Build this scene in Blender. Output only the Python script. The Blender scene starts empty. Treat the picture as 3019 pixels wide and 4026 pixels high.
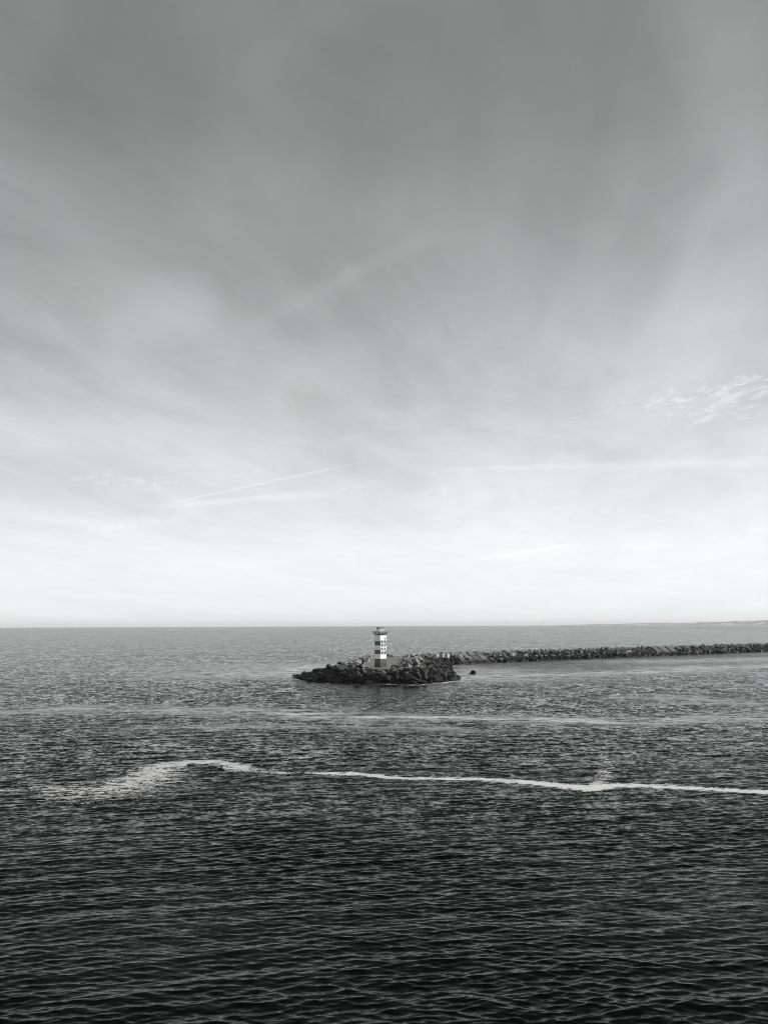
import bpy, bmesh, math, random
import numpy as np
from mathutils import Vector, Matrix, noise as mnoise

# ------------------------------------------------------------------ camera, sky, sun, exposure
scene = bpy.context.scene
F, CX, CY = 3024.0, 1509.5, 2013.0          # photograph's focal length and centre in its own pixels
H = 17.0                                    # eye height above the sea
ROLL = math.atan(11.5 / 3019)
PITCH = math.atan((2459.8 - CY) / F)

cam_d = bpy.data.cameras.new('camera')
cam = bpy.data.objects.new('camera', cam_d)
scene.collection.objects.link(cam)
scene.camera = cam
cam_d.sensor_fit = 'VERTICAL'
cam_d.sensor_height = 36.0
cam_d.lens = 36.0 * F / 4026.0
cam_d.clip_start = 0.5
cam_d.clip_end = 90000.0
cam.matrix_world = (Matrix.Translation((0, 0, H)) @ Matrix.Rotation(math.pi / 2 + PITCH, 4, 'X')
                    @ Matrix.Rotation(-ROLL, 4, 'Z'))

SUN_EL, SUN_AZ = math.radians(21), math.radians(6)      # azimuth counted from +x towards +y
sun_dir = Vector((math.cos(SUN_EL) * math.cos(SUN_AZ), math.cos(SUN_EL) * math.sin(SUN_AZ), math.sin(SUN_EL)))
sun_d = bpy.data.lights.new('sun', 'SUN')
sun_d.energy = 4.9
sun_d.angle = math.radians(0.5)
sun_d.color = (1.0, 0.985, 0.96)
sun = bpy.data.objects.new('sun', sun_d)
scene.collection.objects.link(sun)
sun.rotation_euler = (-sun_dir).to_track_quat('-Z', 'Y').to_euler()
sun.location = sun_dir * 300

scene.view_settings.view_transform = 'Standard'
scene.view_settings.look = 'None'
scene.view_settings.gamma = 1.0
scene.view_settings.use_curve_mapping = False
scene.view_settings.exposure = 0.0
scene.cycles.use_denoising = True
scene.cycles.caustics_reflective = False
scene.cycles.caustics_refractive = False
scene.cycles.sample_clamp_direct = 3.0
scene.cycles.sample_clamp_indirect = 1.5
scene.cycles.filter_width = 1.0


def ray(px, py):
    u, v = px - CX, py - CY
    c, s = math.cos(ROLL), math.sin(ROLL)
    u2, v2 = c * u - s * v, s * u + c * v
    cp, sp = math.cos(PITCH), math.sin(PITCH)
    return Vector((u2, cp * F + sp * v2, sp * F - cp * v2)).normalized()


def ground(px, py, z=0.0):
    d = ray(px, py)
    t = (z - H) / d.z
    return Vector((d.x * t, d.y * t, z))


class NT:
    """small helper for node trees"""
    def __init__(self, tree):
        self.t = tree

    def n(self, kind, **kw):
        nd = self.t.nodes.new(kind)
        for k, v in kw.items():
            setattr(nd, k, v)
        return nd

    def link(self, a, b):
        self.t.links.new(a, b)

    def set(self, sock, v):
        if hasattr(v, 'is_output'):
            self.link(v, sock)
        else:
            sock.default_value = v

    def math(self, op, a, b=0.0, c=0.0, clamp=False):
        nd = self.n('ShaderNodeMath', operation=op, use_clamp=clamp)
        self.set(nd.inputs[0], a); self.set(nd.inputs[1], b)
        if len(nd.inputs) > 2:
            self.set(nd.inputs[2], c)
        return nd.outputs[0]

    def vmath(self, op, a, b=(0, 0, 0)):
        nd = self.n('ShaderNodeVectorMath', operation=op)
        self.set(nd.inputs[0], a); self.set(nd.inputs[1], b)
        return nd.outputs['Value'] if op in ('DOT_PRODUCT', 'LENGTH') else nd.outputs[0]

    def smooth(self, v, lo, hi, a=0.0, b=1.0):
        nd = self.n('ShaderNodeMapRange', interpolation_type='SMOOTHSTEP')
        self.set(nd.inputs[0], v)
        for i, x in zip((1, 2, 3, 4), (lo, hi, a, b)):
            self.set(nd.inputs[i], x)
        return nd.outputs[0]

    def noise(self, vec, scale, detail=4.0, rough=0.5, dist=0.0, color=False, dims='3D'):
        nd = self.n('ShaderNodeTexNoise', noise_dimensions=dims)
        self.set(nd.inputs['Vector'], vec)
        nd.inputs['Scale'].default_value = scale
        nd.inputs['Detail'].default_value = detail
        nd.inputs['Roughness'].default_value = rough
        nd.inputs['Distortion'].default_value = dist
        return nd.outputs['Color'] if color else nd.outputs['Fac']

    def ramp(self, v, stops):
        nd = self.n('ShaderNodeValToRGB')
        els = nd.color_ramp.elements
        while len(els) < len(stops):
            els.new(0.5)
        for e, (p, c) in zip(els, stops):
            e.position = p
            e.color = (c, c, c, 1)
        self.set(nd.inputs[0], v)
        return nd.outputs[0]

    def comb(self, x, y, z):
        nd = self.n('ShaderNodeCombineXYZ')
        for i, v in enumerate((x, y, z)):
            self.set(nd.inputs[i], v)
        return nd.outputs[0]

    def sep(self, v):
        nd = self.n('ShaderNodeSeparateXYZ')
        self.link(v, nd.inputs[0])
        return nd.outputs

    def mixc(self, f, a, b):
        nd = self.n('ShaderNodeMix', data_type='RGBA')
        self.set(nd.inputs[0], f)
        self.set(nd.inputs[6], a); self.set(nd.inputs[7], b)
        return nd.outputs[2]


def grey(v, warm=0.0):
    return (v * (1 + warm), v, v * (1 - warm), 1.0)


def build_world():
    w = bpy.data.worlds.new('World')
    scene.world = w
    w.use_nodes = True
    t = NT(w.node_tree)
    w.node_tree.nodes.clear()
    out = t.n('ShaderNodeOutputWorld')
    bg = t.n('ShaderNodeBackground')
    bg.inputs['Strength'].default_value = 0.1
    t.link(bg.outputs[0], out.inputs[0])
    sky = t.n('ShaderNodeTexSky', sky_type='NISHITA')
    sky.sun_disc = False
    sky.sun_elevation = SUN_EL
    sky.sun_rotation = math.pi / 2 - SUN_AZ
    sky.air_density = 1.0
    sky.dust_density = 2.0
    bw = t.n('ShaderNodeRGBToBW')
    t.link(sky.outputs[0], bw.inputs[0])
    clear = t.math('MULTIPLY', bw.outputs[0], 0.55)

    tc = t.n('ShaderNodeTexCoord')
    d = t.vmath('NORMALIZE', tc.outputs['Generated'])
    x, y, z = t.sep(d)
    zc = t.math('MAXIMUM', z, 0.0)
    # high veil of cirrus: brightness by elevation (bright low down, thinner and darker overhead)
    veil = t.ramp(zc, [(0.0, .93), (.02, .98), (.05, 1.0), (.095, .99), (.15, .86), (.21, .74), (.267, .65),
                       (.33, .56), (.43, .42), (.56, .29), (.68, .24), (.80, .13), (1.0, .10)])
    # planar cloud layer coordinates
    inv = t.math('DIVIDE', 1.0, t.math('ADD', zc, 0.10))
    px, py = t.math('MULTIPLY', x, inv), t.math('MULTIPLY', y, inv)
    warp = t.noise(t.comb(px, py, 3.3), 0.55, 2, color=True)
    wx, wy, wz = t.sep(t.vmath('SUBTRACT', warp, (.5, .5, .5)))
    qx = t.math('ADD', px, t.math('MULTIPLY', wx, .7))
    qy = t.math('ADD', py, t.math('MULTIPLY', wy, 1.0))
    # streaks lie along a slanting direction of the layer and fan out overhead
    u = t.math('ADD', t.math('MULTIPLY', qx, .93), t.math('MULTIPLY', qy, -.37))
    v = t.math('ADD', t.math('MULTIPLY', qx, .37), t.math('MULTIPLY', qy, .93))
    n1 = t.noise(t.comb(t.math('MULTIPLY', u, 1.0), t.math('MULTIPLY', v, .50), 0.0), 1.4, 6, .56)
    n2 = t.noise(t.comb(t.math('MULTIPLY', u, 1.0), t.math('MULTIPLY', v, .40), 7.7), 4.2, 7, .66)
    n3 = t.noise(t.comb(px, py, 11.0), 0.8, 5, .55)
    m = t.math('ADD', t.math('MULTIPLY', t.math('SUBTRACT', n1, .5), .70),
               t.math('ADD', t.math('MULTIPLY', t.math('SUBTRACT', n2, .5), .40),
                      t.math('MULTIPLY', t.math('SUBTRACT', n3, .5), .38)))
    # brighter towards the sun's side
    side = t.math('MULTIPLY', x, .22)
    fade = t.smooth(zc, .02, .30, .20, 1.0)
    mod = t.math('ADD', 1.0, t.math('ADD', t.math('MULTIPLY', m, fade), t.math('MULTIPLY', side, fade)))
    lum = t.math('MULTIPLY', veil, mod)
    # extra brightness added to the unseen low sky, lifting the tower's shaded face
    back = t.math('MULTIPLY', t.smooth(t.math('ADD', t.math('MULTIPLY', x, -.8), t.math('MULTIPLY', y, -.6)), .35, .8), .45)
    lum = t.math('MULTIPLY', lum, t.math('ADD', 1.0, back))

    # contrails and streaks: great-circle strips in the sky
    def strip(a, b, wid, bright, breakup=0.0, grow=0.0):
        nonlocal lum
        ra, rb = ray(*a), ray(*b)
        nrm = ra.cross(rb).normalized()
        mid = (ra + rb).normalized()
        tan = nrm.cross(mid).normalized()
        half = abs((rb - ra).dot(tan)) / 2
        off = t.vmath('DOT_PRODUCT', d, tuple(nrm))
        al = t.vmath('DOT_PRODUCT', d, tuple(tan))
        sgn = 1.0 if (rb - ra).dot(tan) > 0 else -1.0
        wob = t.math('MULTIPLY', t.math('SUBTRACT', t.noise(d, 26, 4, .6), .5), min(wid * 2.2, .02))
        off = t.math('ABSOLUTE', t.math('ADD', off, wob))
        along = t.math('MULTIPLY', al, sgn / half)           # -1 at a, +1 at b
        w_here = t.math('MULTIPLY', wid, t.math('ADD', 1.0, t.math('MULTIPLY', t.math('ADD', along, 1.0), grow)))
        prof = t.smooth(t.math('DIVIDE', off, w_here), 0.0, 1.0, 1.0, 0.0)
        ends = t.smooth(t.math('ABSOLUTE', along), .55, 1.05, 1.0, 0.0)
        front = t.smooth(t.vmath('DOT_PRODUCT', d, tuple(mid)), .2, .4)
        mk = t.math('MULTIPLY', prof, t.math('MULTIPLY', ends, front))
        if breakup:
            mk = t.math('MULTIPLY', mk, t.smooth(t.noise(d, 40, 4, .7), .5 - .12 / breakup, .5 + .14))
        lum = t.math('ADD', lum, t.math('MULTIPLY', mk, bright))

    strip((560, 2003), (1480, 1802), .0024, .085, 0, 0)
    strip((600, 1994), (1380, 1934), .0042, .075, 0, .6)
    strip((1700, 1846), (3300, 1809), .0030, .06, 0, 1.6)
    strip((1735, 1700), (1890, 1648), .0022, .045)
    strip((1780, 1730), (2470, 1602), .0016, .05, 1.0)
    strip((2860, 1520), (3120, 1474), .0016, .25, .8)
    strip((250, 2110), (800, 2020), .0090, .06, .8)
    strip((1800, 2210), (2280, 2140), .0050, .045, 0)
    strip((1250, 1140), (1760, 900), .016, .025, 0)
    strip((900, 1330), (1500, 1040), .020, .030, 0)
    strip((2600, 960), (3050, 600), .040, .035, 0)
    strip((2250, 1350), (2550, 250), .040, .018, 0)
    strip((2500, 1500), (2980, 500), .035, .022, 0)
    strip((1900, 1100), (2080, 300), .035, .014, 0)
    strip((2750, -200), (2950, 700), .075, .05, 0)
    strip((350, 1330), (900, 1180), .060, .06, 0)
    strip((1000, 1500), (1500, 1380), .050, .05, 0)
    strip((150, 100), (900, 500), .16, -.025, 0)
    strip((1300, 60), (1600, 800), .16, -.025, 0)
    strip((0, 1750), (700, 1700), .030, .05, 0)
    strip((2900, 2080), (3300, 2010), .0200, .05, 0)

    # small ragged cloud flecks, two patches
    def flecks(c, rx, ry, bright, thr, fs=44):
        nonlocal lum
        rc = ray(*c)
        right = Vector((rc.y, -rc.x, 0)).normalized()
        up = right.cross(rc).normalized()
        a = t.math('DIVIDE', t.vmath('DOT_PRODUCT', d, tuple(right)), rx / F)
        b = t.math('DIVIDE', t.vmath('DOT_PRODUCT', d, tuple(up)), ry / F)
        rr = t.math('ADD', t.math('MULTIPLY', a, a), t.math('MULTIPLY', b, b))
        reg = t.smooth(rr, .05, 1.0, 1.0, 0.0)
        fr = t.smooth(t.vmath('DOT_PRODUCT', d, tuple(rc)), .5, .6)
        skew = t.vmath('ADD', t.vmath('MULTIPLY', d, (1, 1, 3.0)),
                       t.comb(0.0, 0.0, t.math('MULTIPLY', t.vmath('DOT_PRODUCT', d, tuple(right)), -.5)))
        nn = t.noise(skew, fs, 6, .66, .3)
        nn = t.math('ADD', nn, t.math('MULTIPLY', t.math('SUBTRACT', reg, 1.0), .20))
        mk = t.math('MULTIPLY', t.smooth(nn, thr, thr + .16), t.math('MULTIPLY', fr, t.smooth(reg, 0, .25)))
        lum = t.math('ADD', lum, t.math('MULTIPLY', mk, bright))

    flecks((2800, 1570), 430, 120, .13, .455)
    flecks((480, 1890), 330, 45, .06, .44, 60)
    flecks((1400, 1925), 90, 25, .07, .42, 60)

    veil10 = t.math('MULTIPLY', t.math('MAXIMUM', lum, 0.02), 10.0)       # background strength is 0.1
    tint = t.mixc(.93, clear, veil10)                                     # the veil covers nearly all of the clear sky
    hue = t.n('ShaderNodeMix', data_type='RGBA', blend_type='MULTIPLY')
    hue.inputs[0].default_value = 1.0
    t.link(tint, hue.inputs[6])
    cn = t.noise(t.comb(px, py, 20.0), 2.2, 2, .5)
    t.link(t.mixc(cn, (.955, 1.0, .995, 1), (.985, 1.0, 1.008, 1)), hue.inputs[7])
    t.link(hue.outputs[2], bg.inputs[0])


build_world()

# ------------------------------------------------------------------ object helpers
rng = random.Random(7)
nrg = np.random.default_rng(11)
COL = scene.collection


def tag(o, label=None, cat=None, group=None, kind=None):
    if label: o['label'] = label
    if cat: o['category'] = cat
    if group: o['group'] = group
    if kind: o['kind'] = kind
    return o


def empty(name, loc=(0, 0, 0), rz=0.0):
    o = bpy.data.objects.new(name, None)
    COL.objects.link(o)
    o.location = loc
    o.rotation_euler = (0, 0, rz)
    return o


def obj(name, mesh, mat=None, parent=None, smooth=False):
    if isinstance(mesh, bmesh.types.BMesh):
        me = bpy.data.meshes.new(name)
        bmesh.ops.recalc_face_normals(mesh, faces=mesh.faces[:])
        mesh.to_mesh(me)
        mesh.free()
    else:
        me = mesh
    if mat and not me.materials:
        me.materials.append(mat)
    if smooth:
        me.polygons.foreach_set('use_smooth', [True] * len(me.polygons))
    o = bpy.data.objects.new(name, me)
    COL.objects.link(o)
    if parent:
        o.parent = parent
    return o


def np_mesh(name, verts, quads):
    me = bpy.data.meshes.new(name)
    me.vertices.add(len(verts))
    me.vertices.foreach_set('co', np.asarray(verts, dtype=np.float32).ravel())
    nq = len(quads)
    me.loops.add(nq * 4)
    me.loops.foreach_set('vertex_index', np.asarray(quads, dtype=np.int32).ravel())
    me.polygons.add(nq)
    me.polygons.foreach_set('loop_start', np.arange(nq, dtype=np.int32) * 4)
    me.polygons.foreach_set('use_smooth', np.ones(nq, dtype=bool))
    me.update(calc_edges=True)
    return me


def grid_quads(nr, nc):
    i = np.arange(nr * nc).reshape(nr, nc)
    return np.stack([i[:-1, :-1], i[:-1, 1:], i[1:, 1:], i[1:, :-1]], -1).reshape(-1, 4)


def bm_box(bm, c, s, bevel=0.0, rot=None):
    r = bmesh.ops.create_cube(bm, size=1.0)
    vs = r['verts']
    M = Matrix.Translation(c) @ (rot.to_4x4() if rot else Matrix.Identity(4)) @ Matrix.Diagonal((*s, 1))
    bmesh.ops.transform(bm, matrix=M, verts=vs)
    if bevel:
        es = list({e for v in vs for e in v.link_edges})
        bmesh.ops.bevel(bm, geom=es, offset=bevel, segments=1, affect='EDGES')
    return bm


def bm_bar(bm, a, b, w, h=None):
    """square bar from a to b"""
    a, b = Vector(a), Vector(b)
    d = b - a
    q = d.to_track_quat('Z', 'Y')
    return bm_box(bm, (a + b) / 2, (w, h or w, d.length), rot=q.to_matrix())


# ------------------------------------------------------------------ materials
def material(name):
    m = bpy.data.materials.new(name)
    m.use_nodes = True
    t = NT(m.node_tree)
    p = m.node_tree.nodes['Principled BSDF']
    return m, t, p


def mat_rock():
    m, t, p = material('rock')
    g = t.n('ShaderNodeNewGeometry')
    tc = t.n('ShaderNodeTexCoord')
    info = t.n('ShaderNodeObjectInfo')
    at = t.n('ShaderNodeAttribute', attribute_name='tone')
    # each stone has its own tone: single stones in the object colour, the rubble mesh in an attribute
    rnd = t.math('ADD', t.sep(info.outputs['Color'])[0], at.outputs['Fac'])
    pos = g.outputs['Position']
    base = t.ramp(rnd, [(0, .015), (.32, .03), (.58, .09), (.8, .22), (1, .42)])
    mott = t.noise(pos, 1.7, 5, .65)
    base = t.mixc(t.smooth(mott, .42, .75), base, t.vmath('SCALE', base) if False else t.mixc(.5, base, grey(.03)))
    fine = t.noise(pos, 6.0, 4, .7)
    # pale lichen and bird lime on upper stones, strengthened to paint sunlit faces
    z = t.sep(pos)[2]
    li = t.smooth(t.noise(pos, .9, 5, .7, .6), .50, .58)
    li = t.math('MULTIPLY', li, t.smooth(z, 3.0, 4.6))
    base = t.mixc(t.math('MULTIPLY', li, .85), base, grey(.52))
    # tide mark: soaked weedy stone, its dark carried higher to paint front shade
    zz = t.math('ADD', t.math('ADD', z, t.math('MULTIPLY', t.math('SUBTRACT', rnd, .5), 2.6)),
                t.math('MULTIPLY', t.math('SUBTRACT', mott, .5), 2.2))
    dry_lit = t.smooth(zz, 1.9, 3.6)
    wet_shade = t.mixc(t.smooth(fine, .4, .75), grey(.006), grey(.024))
    col = t.mixc(dry_lit, wet_shade, base)
    t.link(col, p.inputs['Base Color'])
    t.set(p.inputs['Roughness'], t.smooth(dry_lit, 0, 1, .55, .85))
    p.inputs['Specular IOR Level'].default_value = .25
    b = t.n('ShaderNodeBump')
    b.inputs['Strength'].default_value = .9
    b.inputs['Distance'].default_value = .30
    t.link(t.math('ADD', mott, t.math('MULTIPLY', fine, .6)), b.inputs['Height'])
    t.link(b.outputs[0], p.inputs['Normal'])
    return m


def mat_concrete(name, v, var=.35, stain=.5, scale=1.0):
    m, t, p = material(name)
    g = t.n('ShaderNodeNewGeometry')
    info = t.n('ShaderNodeObjectInfo')
    pos = g.outputs['Position']
    a = t.noise(pos, .35 * scale, 5, .6)
    b_ = t.noise(pos, 3.0 * scale, 5, .7)
    k = t.math('ADD', t.math('MULTIPLY', a, var), t.math('ADD', t.math('MULTIPLY', b_, var * .6), 1 - var * .8))
    k = t.math('MULTIPLY', k, t.smooth(info.outputs['Random'], 0, 1, .72, 1.25))
    sc = t.n('ShaderNodeMix', data_type='RGBA', blend_type='MULTIPLY')
    sc.inputs[0].default_value = 1
    sc.inputs[6].default_value = grey(v)
    t.link(k, sc.inputs[7])
    z = t.sep(pos)[2]
    zz = t.math('ADD', z, t.math('MULTIPLY', t.math('SUBTRACT', a, .5), 1.5))
    col = t.mixc(t.smooth(zz, .8, 2.2), grey(.02), sc.outputs[2]) if stain else sc.outputs[2]
    t.link(col, p.inputs['Base Color'])
    p.inputs['Roughness'].default_value = .85
    p.inputs['Specular IOR Level'].default_value = .2
    b = t.n('ShaderNodeBump')
    b.inputs['Strength'].default_value = .4
    b.inputs['Distance'].default_value = .05
    t.link(b_, b.inputs['Height'])
    t.link(b.outputs[0], p.inputs['Normal'])
    return m


def mat_paint(name, v, rough=.45, metal=0.0, dirt=.18):
    m, t, p = material(name)
    tc = t.n('ShaderNodeTexCoord')
    o = tc.outputs['Object']
    a = t.noise(t.vmath('MULTIPLY', o, (3, 3, .5)), 1.3, 5, .65)
    col = t.mixc(t.math('MULTIPLY', t.smooth(a, .48, .8), dirt), grey(v), grey(v * .35))
    t.link(col, p.inputs['Base Color'])
    p.inputs['Roughness'].default_value = rough
    p.inputs['Metallic'].default_value = metal
    return m


def mat_glass():
    m, t, p = material('window_glass')
    p.inputs['Base Color'].default_value = grey(.055)
    p.inputs['Roughness'].default_value = .12
    return m


def mat_water():
    m, t, p = material('sea_water')
    g = t.n('ShaderNodeNewGeometry')
    lost = t.n('ShaderNodeAttribute', attribute_name='lost').outputs['Fac']
    slick = t.n('ShaderNodeAttribute', attribute_name='slick').outputs['Fac']
    pos = g.outputs['Position']
    x, y, z = t.sep(pos)
    # ripple slopes too small for the mesh: a random slope field, crests lying across the view
    def slopes(sx, sy, amp, off, detail=2):
        c = t.noise(t.comb(t.math('MULTIPLY', x, sx), t.math('MULTIPLY', y, sy), off), 1.0, detail, .55, color=True)
        v = t.vmath('SUBTRACT', c, (.5, .5, .5))
        s = t.n('ShaderNodeVectorMath', operation='SCALE')
        t.link(v, s.inputs[0])
        t.set(s.inputs['Scale'], amp)
        return s.outputs[0]
    gust = t.noise(t.comb(t.math('MULTIPLY', x, .012), t.math('MULTIPLY', y, .03), 2.0), 1.0, 4, .6)
    gust = t.smooth(gust, .3, .7, .65, 1.3)
    amp_l = t.math('MULTIPLY', t.math('MULTIPLY', lost, gust), 4.2)
    total = t.vmath('ADD', slopes(2.6, 5.5, .30, 0.0), slopes(7.0, 13.0, .22, 5.0))
    total = t.vmath('ADD', total, slopes(.70, .80, t.math('MULTIPLY', amp_l, .85), 9.0, 3))
    total = t.vmath('ADD', total, slopes(1.9, 2.4, amp_l, 13.0, 2))
    total = t.vmath('ADD', total, slopes(.26, .17, t.math('MULTIPLY', amp_l, .30), 23.0, 2))
    total = t.vmath('MULTIPLY', total, (.55, 1.0, 0.0))
    # short chop leans: its steep lee faces look towards the shore, so they weigh more than the flat backs
    lean = t.comb(0.0, t.math('MULTIPLY', lost, -.47), 0.0)
    nrm = t.vmath('NORMALIZE', t.vmath('ADD', t.vmath('ADD', g.outputs['Normal'], total), lean))
    # thin trails of bubbles lie in the pale bands
    fo = t.noise(t.comb(t.math('MULTIPLY', x, .10), t.math('MULTIPLY', y, .30), 4.0), 1.0, 6, .72)
    fo = t.math('MULTIPLY', t.smooth(fo, .40, .60), slick)
    cap = t.noise(t.comb(t.math('MULTIPLY', x, .22), t.math('MULTIPLY', y, .55), 31.0), 1.0, 5, .7)
    cap = t.math('MULTIPLY', t.smooth(cap, .70, .78), .35)
    fo = t.math('MAXIMUM', fo, cap)
    col = t.mixc(fo, (.0022, .0024, .0025, 1), grey(.75))
    t.link(col, p.inputs['Base Color'])
    t.set(p.inputs['Roughness'], t.math('ADD', .025, t.math('MULTIPLY', fo, .6)))
    p.inputs['IOR'].default_value = 1.165
    t.link(nrm, p.inputs['Normal'])
    return m


def mat_foam(name, v, thr=.5, soft=.2, sx=.5, sy=1.2, wc=.62, holes=1.0):
    m, t, p = material(name)
    g = t.n('ShaderNodeNewGeometry')
    core = t.n('ShaderNodeAttribute', attribute_name='core').outputs['Fac']
    x, y, z = t.sep(g.outputs['Position'])
    n = t.noise(t.comb(t.math('MULTIPLY', x, sx), t.math('MULTIPLY', y, sy), 0.0), 1.0, 7, .68, .4)
    n2 = t.noise(t.comb(t.math('MULTIPLY', x, sx * 5), t.math('MULTIPLY', y, sy * 5), 8.0), 1.0, 3, .6)
    a = t.math('ADD', t.math('MULTIPLY', core, wc), t.math('ADD', t.math('MULTIPLY', t.math('SUBTRACT', n, .5), 2.0),
               t.math('MULTIPLY', t.math('SUBTRACT', n2, .5), holes)))
    al = t.smooth(a, thr, thr + soft)
    al = t.math('MULTIPLY', al, t.smooth(core, .0, .12))
    p.inputs['Base Color'].default_value = grey(v)
    p.inputs['Roughness'].default_value = .8
    p.inputs['Specular IOR Level'].default_value = .1
    t.link(t.math('MULTIPLY', al, .92), p.inputs['Alpha'])
    return m


def mat_dune():
    m, t, p = material('dune_sand')
    g = t.n('ShaderNodeNewGeometry')
    pos = g.outputs['Position']
    n = t.noise(t.vmath('MULTIPLY', pos, (.004, .004, .03)), 1.0, 6, .65)
    z = t.sep(pos)[2]
    veg = t.mixc(t.smooth(n, .50, .60), grey(.36), grey(.75))
    beach = t.smooth(z, 5.0, 8.0, 1.0, 0.0)
    t.link(t.mixc(beach, veg, grey(.5)), p.inputs['Base Color'])
    p.inputs['Roughness'].default_value = .9
    return m


M_ROCK = mat_rock()
M_PAVE = mat_concrete('pavement_concrete', .17, .7, stain=0)
M_SLAB = mat_concrete('slab_concrete', .13, .6)
M_BLOCK = mat_concrete('block_concrete', .42, .4)
M_WHITE = mat_paint('white_paint', .82, dirt=.10)
M_RED = mat_paint('stripe_paint', .06, dirt=.2)
M_BASE = mat_paint('base_paint', .03, dirt=.2)
M_STEEL = mat_paint('painted_steel', .07, .5)
M_FRAME = mat_paint('lantern_paint', .68, .5, dirt=.3)
M_DARKSTEEL = mat_paint('dark_steel', .10, .5)
M_GLASS = mat_glass()
M_WATER = mat_water()
M_FOAM = mat_foam('foam', .70, .33, .16, .55, 1.3, .70, 1.5)
M_FOAM2 = mat_foam('foam_line', .80, .32, .2, .9, 1.8, .80)
M_SURF = mat_foam('surf', .85, .42, .18, .40, .5, .62)

# ------------------------------------------------------------------ sea
NW = 112
lam = np.exp(np.linspace(np.log(.26), np.log(5.0), NW)) * nrg.uniform(.93, 1.07, NW)
kk = 2 * np.pi / lam
spread = nrg.normal(0, .20, NW) + np.where(nrg.random(NW) < .3, -.42, .06)
ang = math.radians(98) + spread
kx, ky = kk * np.cos(ang), kk * np.sin(ang)
slope = np.where(lam < .45, .036, np.where(lam < .95, .046, np.where(lam < 2.2, .021, .0130))) * nrg.uniform(.6, 1.3, NW)
amp = slope / kk
pha = nrg.uniform(0, 2 * np.pi, NW)


def waves(X, Y, cell=None, full=False):
    """sea surface; components shorter than about three cells are left to the shader"""
    Z = np.zeros_like(X); DX = np.zeros_like(X); DY = np.zeros_like(X); L2 = np.zeros_like(X)
    # slow grouping of the chop
    grp = .74 + .34 * np.sin(X * .11 + 1.3 * np.sin(Y * .07)) * np.sin(Y * .19 + np.sin(X * .05) * 1.7)
    for i in range(NW):
        if cell is None:
            wgt = 1.0
        else:
            wgt = np.clip((lam[i] / cell - 2.0) / 2.0, 0, 1)
            L2 += .5 * slope[i] ** 2 * (1 - wgt ** 2)
        ph = kx[i] * X + ky[i] * Y + pha[i]
        a = amp[i] * grp * wgt
        Z += a * np.cos(ph)
        s = -np.sin(ph) * a * 1.05
        DX += s * np.cos(ang[i]); DY += s * np.sin(ang[i])
    return Z, DX, DY, np.sqrt(L2)


def band_mask(X, Y):
    """long pale bands of bubbles on the far water"""
    S = np.zeros_like(X)
    bands = [
        ([(1990, 2655), (2300, 2650), (2600, 2640), (2800, 2625), (3100, 2617)], 5.5, .8),
        ([(2560, 2600), (2800, 2598), (3080, 2590)], 5.0, .45),
        ([(1840, 2662), (2100, 2655)], 4.0, .7),
        ([(-100, 2800), (300, 2790), (700, 2793), (1150, 2800)], 13, .38),
        ([(1150, 2808), (1500, 2822), (1900, 2824), (2350, 2836)], 9, .55),
        ([(2300, 2840), (2800, 2825), (3100, 2815)], 12, .4),
        ([(2600, 2745), (2850, 2760), (3100, 2770)], 8, .3),
        ([(800, 2860), (1300, 2850), (1800, 2870)], 10, .22),
        ([(1050, 2650), (1180, 2638), (1300, 2622)], 13, .8),
        ([(300, 2634), (700, 2629), (1130, 2620)], 2.5, .35),
        ([(1780, 2636), (1830, 2655), (1900, 2668)], 9, .5),
    ]
    for pts, wpx, amt in bands:
        P = [ground(px_, py_) for px_, py_ in pts]
        P = np.array([(p.x, p.y) for p in P])
        best = np.full(X.shape, 9.0)
        for (ax, ay), (bx, by) in zip(P[:-1], P[1:]):
            dx, dy = bx - ax, by - ay
            tt = np.clip(((X - ax) * dx + (Y - ay) * dy) / (dx * dx + dy * dy), 0, 1)
            ox, oy = X - (ax + tt * dx), Y - (ay + tt * dy)
            yy = ay + tt * dy
            wy = 1.35 * wpx / F * yy * yy / H * 1.02
            wx = wy * 1.6 + 3
            best = np.minimum(best, np.sqrt((ox / wx) ** 2 + (oy / wy) ** 2))
        S = np.maximum(S, min(1.0, amt * 1.8) * np.exp(-best ** 2 * 1.1))
    return S


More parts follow.
